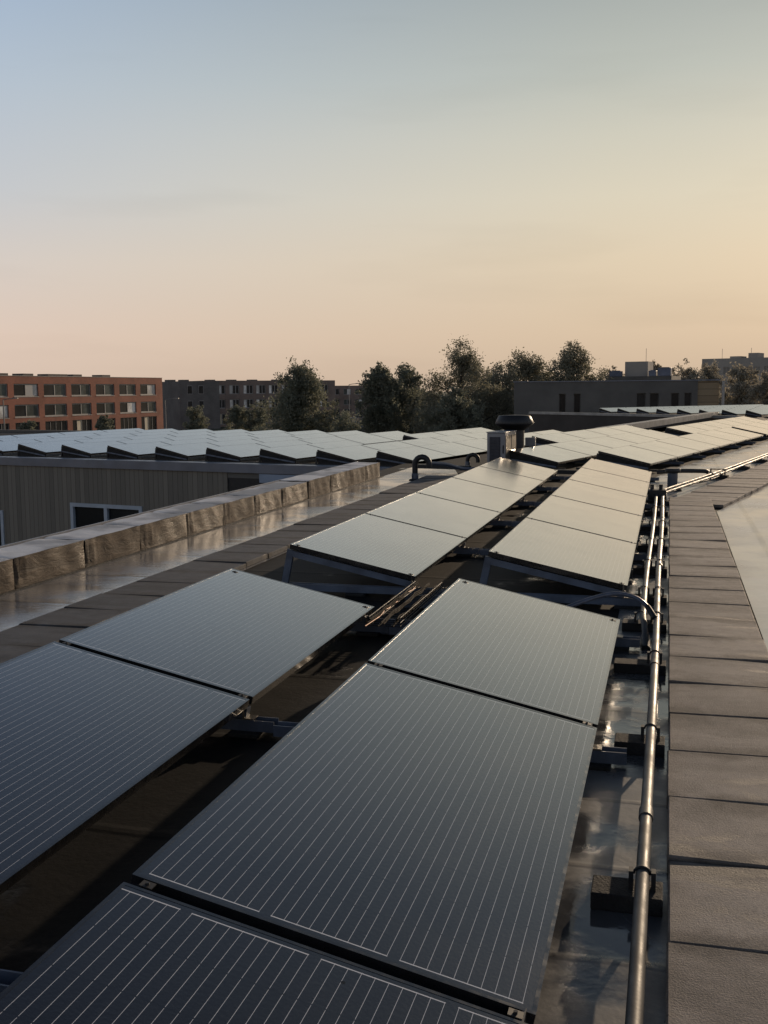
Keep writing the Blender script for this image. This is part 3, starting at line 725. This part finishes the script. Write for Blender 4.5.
for i, (xx, zz) in enumerate([(-7, 1), (-4.6, 1), (-7, -2), (-4.6, -2)]):
    q = MB(); q.box((xx, -9.06, zz), (xx+1.1, -9.003, zz+1.7)); w = q.build('window', M['winframe'], db)
    q = MB(); q.box((xx+.1, -9.10, zz+.1), (xx+1.0, -9.065, zz+1.6)); q.build('pane', M['pane'], w)
for u in (-6, -3, 3, 8, 13, 19):
    m = MB(); m.box((u, 3, 3.4), (u+1.6, 5, 4.0)); m.build('roof_box', M['gravel'], db)

# brick block between the trees
P1 = at(318, 386, 250); P2 = at(420, 388, 262); P1.z = P2.z = 0; dv = (P2-P1).normalized(); L2 = (P2-P1).length
bb = empty('brick_building', P1, (0, 0, math.atan2(dv.y, dv.x))); tag(bb, 'hazy low brick block seen between the two dense trees', 'building')
cols2 = [(L2*(k+.18)/9, L2*(k+.82)/9) for k in range(9)]
facade(bb, L2, 12, -6, 2.6, [(-5.2, -2.9), (-2.0, -.6), (.4, 1.9)], cols2, M['brownbrick'], lambda root, ri, ci, c, d, a, b: window(root, c, d, a, b, M['winframe'], [M['panegreen'], M['panelight'] if (ci+ri) % 4 == 0 else M['pane']], sill=False, fw=.12))
bv = empty('parked_van', at(346, 414, 175), (0, 0, .3)); bv.location.z = -6; tag(bv, 'blue box van parked between the two dense trees', 'van')
m = MB(); m.box((-2.6, -1, .55), (1.7, 1, 3.0)); m.build('cargo_box', M['hvac'], bv, .06)
m = MB(); m.box((1.72, -.95, .5), (3.0, .95, 2.2)); m.build('cab', M['hvac'], bv, .15)
for xx in (-1.7, 2.2):
    for yy in (-.98, .78):
        m = MB(); m.tube([(xx, yy, .42), (xx, yy+.2, .42)], .42, 16); m.build('wheel', M['rubber'], bv)

# dark low building on the right
P1 = at(514, 384, 75); P2 = at(698, 381, 73); P1.z = P2.z = 0; dv = (P2-P1).normalized(); L3 = (P2-P1).length
lb = empty('low_building', P1, (0, 0, math.atan2(dv.y, dv.x))); tag(lb, 'long dark flat roofed building with ochre end siding in front of the right trees', 'building')
sc3 = L3/184.
c3 = [((px-514)*sc3, (px+w-514)*sc3) for px, w in ((560, 7), (575, 7), (638, 9), (651, 9), (672, 8), (685, 7))]
facade(lb, L3, 10, -6, 1.93, [(-3.6, -1.5), (-.55, 1.1)], c3, M['darkwall'], lambda root, ri, ci, c, d, a, b: window(root, c, d, a, b, M['darkwall'], [M['pane']], sill=False, fw=.05))
m = MB(); m.box((L3+.003, .12, -6), (L3+1.42, 9.9, 1.88)); m.build('end_siding', M['siding'], lb)
m = MB(); m.box((-.05, -.06, 1.931), (L3+1.5, .35, 2.0)); m.build('coping', M['trim'], lb)
m = MB(); m.tube([(L3+1.65, -.2, -6), (L3+1.65, -.2, 1.9)], .10, 10); o = m.build('downpipe', M['palecoping'], lb)
# rooftop plant behind it
P = at(640, 372, 100); rp = empty('plant_room', (P.x, P.y, 0), (0, 0, -.15)); tag(rp, 'grey rooftop plant block with small blue units above the low dark building', 'building')
m = MB(); m.box((-3.3, 0, -6), (2.9, 6, 2.55)); m.build('base_block', M['darkwall'], rp)
m = MB(); m.box((-1.6, 1, 2.56), (.55, 4, 3.95)); m.build('penthouse', M['hazewall'], rp)
for i, (xx, w, h) in enumerate([(-2.9, 1.1, .5), (.75, .7, .5), (1.6, 1.2, .75)]):
    m = MB(); m.box((xx, .2, 2.56), (xx+w, 1.0, 2.56+h)); m.tube([(xx+w/2, .6, 2.56+h), (xx+w/2, .6, 2.62+h)], w*.35, 14); o = m.build('rooftop_unit', M['hvac'], rp, .03)
m = MB(); m.tube([(.2, 2, 3.95), (.2, 2, 5.2)], .02, 6); m.build('mast', M['lamp'], rp)
# hazy tall block
P1 = at(702, 362, 222); P2 = at(850, 356, 205); P1.z = P2.z = 0; dv = (P2-P1).normalized(); L4 = (P2-P1).length
tb = empty('tall_building', P1, (0, 0, math.atan2(dv.y, dv.x))); tag(tb, 'hazy tall concrete block with rooftop boxes at the far right', 'building')
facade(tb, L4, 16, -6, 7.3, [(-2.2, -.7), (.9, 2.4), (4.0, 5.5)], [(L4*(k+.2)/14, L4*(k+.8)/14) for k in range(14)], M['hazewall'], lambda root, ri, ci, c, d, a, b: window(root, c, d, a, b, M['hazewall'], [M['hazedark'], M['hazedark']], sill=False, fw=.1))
for xx, w, h in ((4.5, 2.2, .5), (8.3, 2.0, 1.1), (13.5, 1.6, .6)):
    m = MB(); m.box((xx, 4, 7.0), (xx+w, 8, 7.3+h)); m.build('roof_box', M['hazewall'], tb)
for xx in (3.2, 9.2):
    m = MB(); m.tube([(xx, 3, 7.0), (xx, 3, 9.4)], .04, 6); m.build('mast', M['hazewall'], tb)

# ------------------------------------------------------------------ trees
def tree(name, P, h, w, label, mat, n=5000, leaf=.24, kind='dense', z0=-6, crown0=.12, group='trees beyond the roofs', lean=0):
    rng = random.Random(hash(label) % 9999 + int(w*100))
    rng = random.Random(int(w*1000) + int(h*77) + n)
    root = empty(name, (P.x, P.y, z0)); tag(root, label, 'tree' if name != 'bush' else 'bush', group)
    tr = MB(); top = h*.8
    r0 = max(.06, h*.018)
    trunk = [(lean*t*h*.1 + .05*math.sin(t*5), .05*math.cos(t*4), top*t) for t in [k/8 for k in range(9)]]
    tr.tube(trunk, [r0*(1-.85*k/8) for k in range(9)], 8)
    blobs = []
    nl = 34 if kind == 'dense' else 40
    for i in range(nl):
        t = crown0 + (1-crown0)*((i+.5)/nl)**.9
        if kind == 'dense': prof = math.sin(math.pi*min(1, (t-crown0)/(1-crown0)*.86+.14))**.55
        else: prof = (.55 + .45*math.sin(math.pi*min(1, t*1.1))) * (1 if t < .82 else max(.3, (1-t)/.18))
        a = rng.random()*6.283; rr = w/2*prof*rng.uniform(.55, .95)
        e = Vector((rr*math.cos(a), rr*math.sin(a), h*t*rng.uniform(.93, 1.0)))
        bz = max(.1*h, e.z - rr*rng.uniform(.6, 1.1)); k = min(1, bz/top)
        s_ = Vector((lean*k*h*.1, 0, min(bz, top*.98)))
        mid = s_.lerp(e, .5) + Vector((rng.uniform(-.2, .2), rng.uniform(-.2, .2), rr*.12))
        tr.tube([s_, mid, e], [r0*.42*(1-k*.6), r0*.25*(1-k*.6), .012], 5, False)
        blobs.append((e, w*(rng.uniform(.16, .24) if kind == 'dense' else rng.uniform(.11, .18))))
        if kind != 'dense':
            for q in range(2):
                e2 = s_.lerp(e, rng.uniform(.5, .8)) + Vector((rng.uniform(-1, 1), rng.uniform(-1, 1), rng.uniform(-.2, .9)))*w*.12
                tr.tube([mid, e2], [r0*.15, .01], 4, False); blobs.append((e2, w*rng.uniform(.07, .14)))
    if kind == 'dense':
        for i in range(14):
            t = rng.uniform(crown0+.05, .85); blobs.append((Vector((rng.uniform(-.12, .12)*w, rng.uniform(-.12, .12)*w, h*t)), w*.3))
    tr.build('trunk', M['bark'], root)
    g = np.random.default_rng(int(w*1000) + int(h*77) + n)
    tot = sum(b[1]**2 for b in blobs); P_all = []
    for c, r in blobs:
        m = max(12, int(n*r*r/tot)); ns = max(5, m//40)
        d = g.normal(size=(ns, 3)); d /= np.linalg.norm(d, axis=1)[:, None]
        sub = d*r*g.uniform(.3, .95, (ns, 1))
        p = np.array(c) + sub[g.integers(0, ns, m)] + g.normal(size=(m, 3))*r*(.15 if kind == 'dense' else .17)
        P_all.append(p)
    p = np.vstack(P_all); p = p[p[:, 2] > .1]; m = len(p)
    u = g.normal(size=(m, 3)); u /= np.linalg.norm(u, axis=1)[:, None]
    v = np.cross(u, g.normal(size=(m, 3))); v /= np.linalg.norm(v, axis=1)[:, None]
    sz = (leaf*g.uniform(.6, 1.3, m))[:, None]
    V = np.stack([p-u*sz*.5, p+v*sz*.34, p+u*sz*.6, p-v*sz*.34], 1).reshape(-1, 3)
    me = bpy.data.meshes.new('crown'); me.vertices.add(4*m); me.vertices.foreach_set('co', V.ravel())
    me.loops.add(4*m); me.loops.foreach_set('vertex_index', np.arange(4*m, dtype=np.int32))
    me.polygons.add(m); me.polygons.foreach_set('loop_start', np.arange(0, 4*m, 4, dtype=np.int32))
    me.update(calc_edges=True); me.materials.append(mat)
    co = bpy.data.objects.new('crown', me); col.objects.link(co); co.parent = root
    return root
def T(px, top, D, wpx, label, mat, **k):
    P = at(px, top, D); tree(k.pop('name', 'leafy_tree'), P, P.z+6, 1.2*wpx*D/1062, label, mat, **k)
T(300, 366, 82, 58, 'dense dark upright tree standing alone right of the dark brick block', M['leaf'], n=36000, leaf=.17, crown0=.1)
T(379, 364, 84, 42, 'dense dark tree, left one of the close pair in the middle', M['leaf'], n=30000, leaf=.17, crown0=.1)
T(405, 367, 87, 46, 'dense dark tree, right one of the close pair in the middle', M['leaf'], n=30000, leaf=.17, crown0=.1)
T(461, 351, 80, 92, 'large open crowned tree with sky showing through, left of the roof fan', M['leaf_airy'], n=34000, kind='airy', leaf=.14, crown0=.16)
T(497, 371, 92, 62, 'low rounded tree behind the roof fan', M['leaf_airy'], n=24000, leaf=.18)
T(527, 355, 98, 84, 'open crowned tree rising behind the left end of the low dark building', M['leaf_airy'], n=30000, kind='airy', leaf=.17)
T(577, 350, 96, 78, 'broad dark tree rising behind the low dark building', M['leaf_airy'], n=34000, kind='airy', leaf=.17)
T(452, 392, 74, 60, 'dark shrubby tree low in front of the open crowned tree', M['leaf'], n=26000, leaf=.17, crown0=.05)
T(425, 388, 95, 40, 'low dark tree between the dense pair and the open tree', M['leaf'], n=18000, leaf=.18, crown0=.05)
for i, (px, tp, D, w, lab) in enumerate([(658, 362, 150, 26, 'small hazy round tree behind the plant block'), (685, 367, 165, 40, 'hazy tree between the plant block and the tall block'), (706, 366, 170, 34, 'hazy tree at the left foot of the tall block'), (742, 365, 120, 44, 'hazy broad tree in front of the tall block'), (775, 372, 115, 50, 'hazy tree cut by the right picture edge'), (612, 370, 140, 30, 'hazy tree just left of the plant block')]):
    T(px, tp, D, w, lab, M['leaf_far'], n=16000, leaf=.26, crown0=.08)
for i, (px, tp, D, w, lab) in enumerate([(28, 422, 120, 22, 'small round bush before the left end of the red block'), (104, 415, 120, 20, 'small round bush before the middle of the red block'), (196, 406, 150, 22, 'bushy tree at the corner of the dark brick block'), (237, 407, 150, 22, 'left bush before the pale windows of the dark block'), (258, 405, 150, 24, 'right bush before the pale windows of the dark block'), (343, 419, 140, 40, 'low hedge like bush beside the blue van')]):
    T(px, tp, D, w, lab, M['leaf'], n=8000, leaf=.2, crown0=.03, name='bush', group='bushes before the brick blocks')

# street lamps
def lamp(px, top, D, label, flip=1):
    P = at(px, top, D); root = empty('street_lamp', (P.x, P.y, -6)); tag(root, label, 'street lamp', 'street lamps before the brick blocks'); h = P.z+6
    m = MB(); m.tube([(0,0,0),(0,0,h*.6),(0,0,h-.1)], [.11,.08,.06], 8); m.tube([(0,0,h-.1),(.5*flip,.1,h),(1.3*flip,.25,h+.05)], .05, 6); m.build('pole', M['lamp'], root)
    m = MB(); m.box((1.25*flip-.25, .15, h+.01), (1.25*flip+.45, .4, h+.13)); m.build('lamp_head', M['lamp'], root)
lamp(165, 399, 130, 'thin street lamp standing at the right end of the red block')
lamp(3, 399, 118, 'thin street lamp at the left picture edge before the red block')
lamp(349, 384, 160, 'thin street lamp between the two dense trees')

# ------------------------------------------------------------------ light
SUN_AZ, SUN_EL = R(15), R(11)
sd = Vector((math.sin(SUN_AZ)*math.cos(SUN_EL), math.cos(SUN_AZ)*math.cos(SUN_EL), math.sin(SUN_EL)))
sl = bpy.data.lights.new('sun', 'SUN'); sl.energy = 3.0; sl.angle = R(.6); sl.color = (1, .77, .54)
so = bpy.data.objects.new('sun', sl); col.objects.link(so); so.rotation_euler = sd.to_track_quat('Z', 'Y').to_euler(); so.location = (10, 20, 20)

w = bpy.data.worlds.new('World'); scene.world = w; w.use_nodes = True
nt = w.node_tree; nt.nodes.clear()
def N(ty, **k):
    o = nt.nodes.new(ty)
    for a, v in k.items(): setattr(o, a, v)
    return o
out = N('ShaderNodeOutputWorld'); sky = N('ShaderNodeTexSky', sky_type='NISHITA'); sky.sun_disc = False
sky.sun_elevation = SUN_EL; sky.sun_rotation = SUN_AZ; sky.air_density = 1.5; sky.dust_density = 4; sky.ozone_density = 1.5
bg1 = N('ShaderNodeBackground'); bg1.inputs[1].default_value = .002; nt.links.new(sky.outputs[0], bg1.inputs[0])
geo = N('ShaderNodeTexCoord'); nrm = N('ShaderNodeVectorMath', operation='NORMALIZE'); nt.links.new(geo.outputs['Generated'], nrm.inputs[0])
sep = N('ShaderNodeSeparateXYZ'); nt.links.new(nrm.outputs[0], sep.inputs[0])
def mkramp(stops):
    rmp = N('ShaderNodeValToRGB'); cr_ = rmp.color_ramp
    while len(cr_.elements) < len(stops): cr_.elements.new(.5)
    for e, (p, c) in zip(cr_.elements, stops): e.position = p; e.color = lin(*c)
    nt.links.new(sep.outputs[2], rmp.inputs[0]); return rmp.outputs[0]
away = mkramp([(0, (216,193,176)), (.05, (224,202,186)), (.115, (216,206,198)), (.175, (199,202,206)), (.26, (182,195,209)), (.34, (163,183,207)), (.48, (108,126,154)), (.7, (58,71,96)), (1, (34,43,62))])
toward = mkramp([(0, (206,182,157)), (.05, (216,194,168)), (.115, (221,205,180)), (.17, (217,209,189)), (.22, (205,203,189)), (.27, (186,191,184)), (.34, (163,171,170)), (.48, (106,120,136)), (.7, (58,70,90)), (1, (34,43,60))])
flat = N('ShaderNodeCombineXYZ'); nt.links.new(sep.outputs[0], flat.inputs[0]); nt.links.new(sep.outputs[1], flat.inputs[1])
fn_ = N('ShaderNodeVectorMath', operation='NORMALIZE'); nt.links.new(flat.outputs[0], fn_.inputs[0])
fd = N('ShaderNodeVectorMath', operation='DOT_PRODUCT'); nt.links.new(fn_.outputs[0], fd.inputs[0]); fd.inputs[1].default_value = (math.sin(SUN_AZ), math.cos(SUN_AZ), 0)
fm = N('ShaderNodeMapRange'); fm.inputs[1].default_value = .64; fm.inputs[2].default_value = .95; nt.links.new(fd.outputs['Value'], fm.inputs[0])
# slow uneven haze and a few thin streaks of cloud low down
mp = N('ShaderNodeMapping'); mp.inputs['Scale'].default_value = (1, 1, 7); nt.links.new(nrm.outputs[0], mp.inputs[0])
cn = N('ShaderNodeTexNoise'); cn.inputs['Scale'].default_value = 3.2; cn.inputs['Detail'].default_value = 5; nt.links.new(mp.outputs[0], cn.inputs['Vector'])
cm = N('ShaderNodeMapRange'); cm.inputs[1].default_value = .55; cm.inputs[2].default_value = .8; cm.inputs[3].default_value = 1; cm.inputs[4].default_value = .93; nt.links.new(cn.outputs['Fac'], cm.inputs[0])
sm_ = N('ShaderNodeMix', data_type='RGBA'); nt.links.new(fm.outputs[0], sm_.inputs[0]); nt.links.new(away, sm_.inputs[6]); nt.links.new(toward, sm_.inputs[7])
sx = N('ShaderNodeVectorMath', operation='SCALE'); nt.links.new(sm_.outputs[2], sx.inputs[0]); nt.links.new(cm.outputs[0], sx.inputs['Scale'])
dot = N('ShaderNodeVectorMath', operation='DOT_PRODUCT'); nt.links.new(nrm.outputs[0], dot.inputs[0]); dot.inputs[1].default_value = sd
mx = N('ShaderNodeMath', operation='MAXIMUM'); nt.links.new(dot.outputs['Value'], mx.inputs[0]); mx.inputs[1].default_value = 0
pw = N('ShaderNodeMath', operation='POWER'); nt.links.new(mx.outputs[0], pw.inputs[0]); pw.inputs[1].default_value = 7
pw2 = N('ShaderNodeMath', operation='POWER'); nt.links.new(mx.outputs[0], pw2.inputs[0]); pw2.inputs[1].default_value = 260
def glow(p, c, s):
    b = N('ShaderNodeBackground'); b.inputs[0].default_value = c
    m_ = N('ShaderNodeMath', operation='MULTIPLY'); nt.links.new(p.outputs[0], m_.inputs[0]); m_.inputs[1].default_value = s; nt.links.new(m_.outputs[0], b.inputs[1]); return b
bg2 = N('ShaderNodeBackground'); bg2.inputs[1].default_value = .97; nt.links.new(sx.outputs[0], bg2.inputs[0])
# faint thin cloud streaks low in the haze
adds = bg1.outputs[0]
for b in (bg2, glow(pw, (1, .76, .40, 1), .0), glow(pw2, (1, .76, .45, 1), .6)):
    a = N('ShaderNodeAddShader'); nt.links.new(adds, a.inputs[0]); nt.links.new(b.outputs[0], a.inputs[1]); adds = a.outputs[0]
nt.links.new(adds, out.inputs[0])

# ------------------------------------------------------------------ camera
cd = bpy.data.cameras.new('camera'); cam = bpy.data.objects.new('camera', cd); col.objects.link(cam)
cd.sensor_fit = 'HORIZONTAL'; cd.sensor_width = 36; cd.lens = FPX/768*36; cd.clip_end = 6000; cd.clip_start = .05
cam.matrix_world = Matrix(((CR.x, CU.x, -CF.x, CAM.x), (CR.y, CU.y, -CF.y, CAM.y), (CR.z, CU.z, -CF.z, CAM.z), (0, 0, 0, 1)))
scene.camera = cam
scene.view_settings.view_transform = 'Standard'; scene.view_settings.look = 'None'; scene.view_settings.exposure = 0
scene.cycles.use_denoising = True
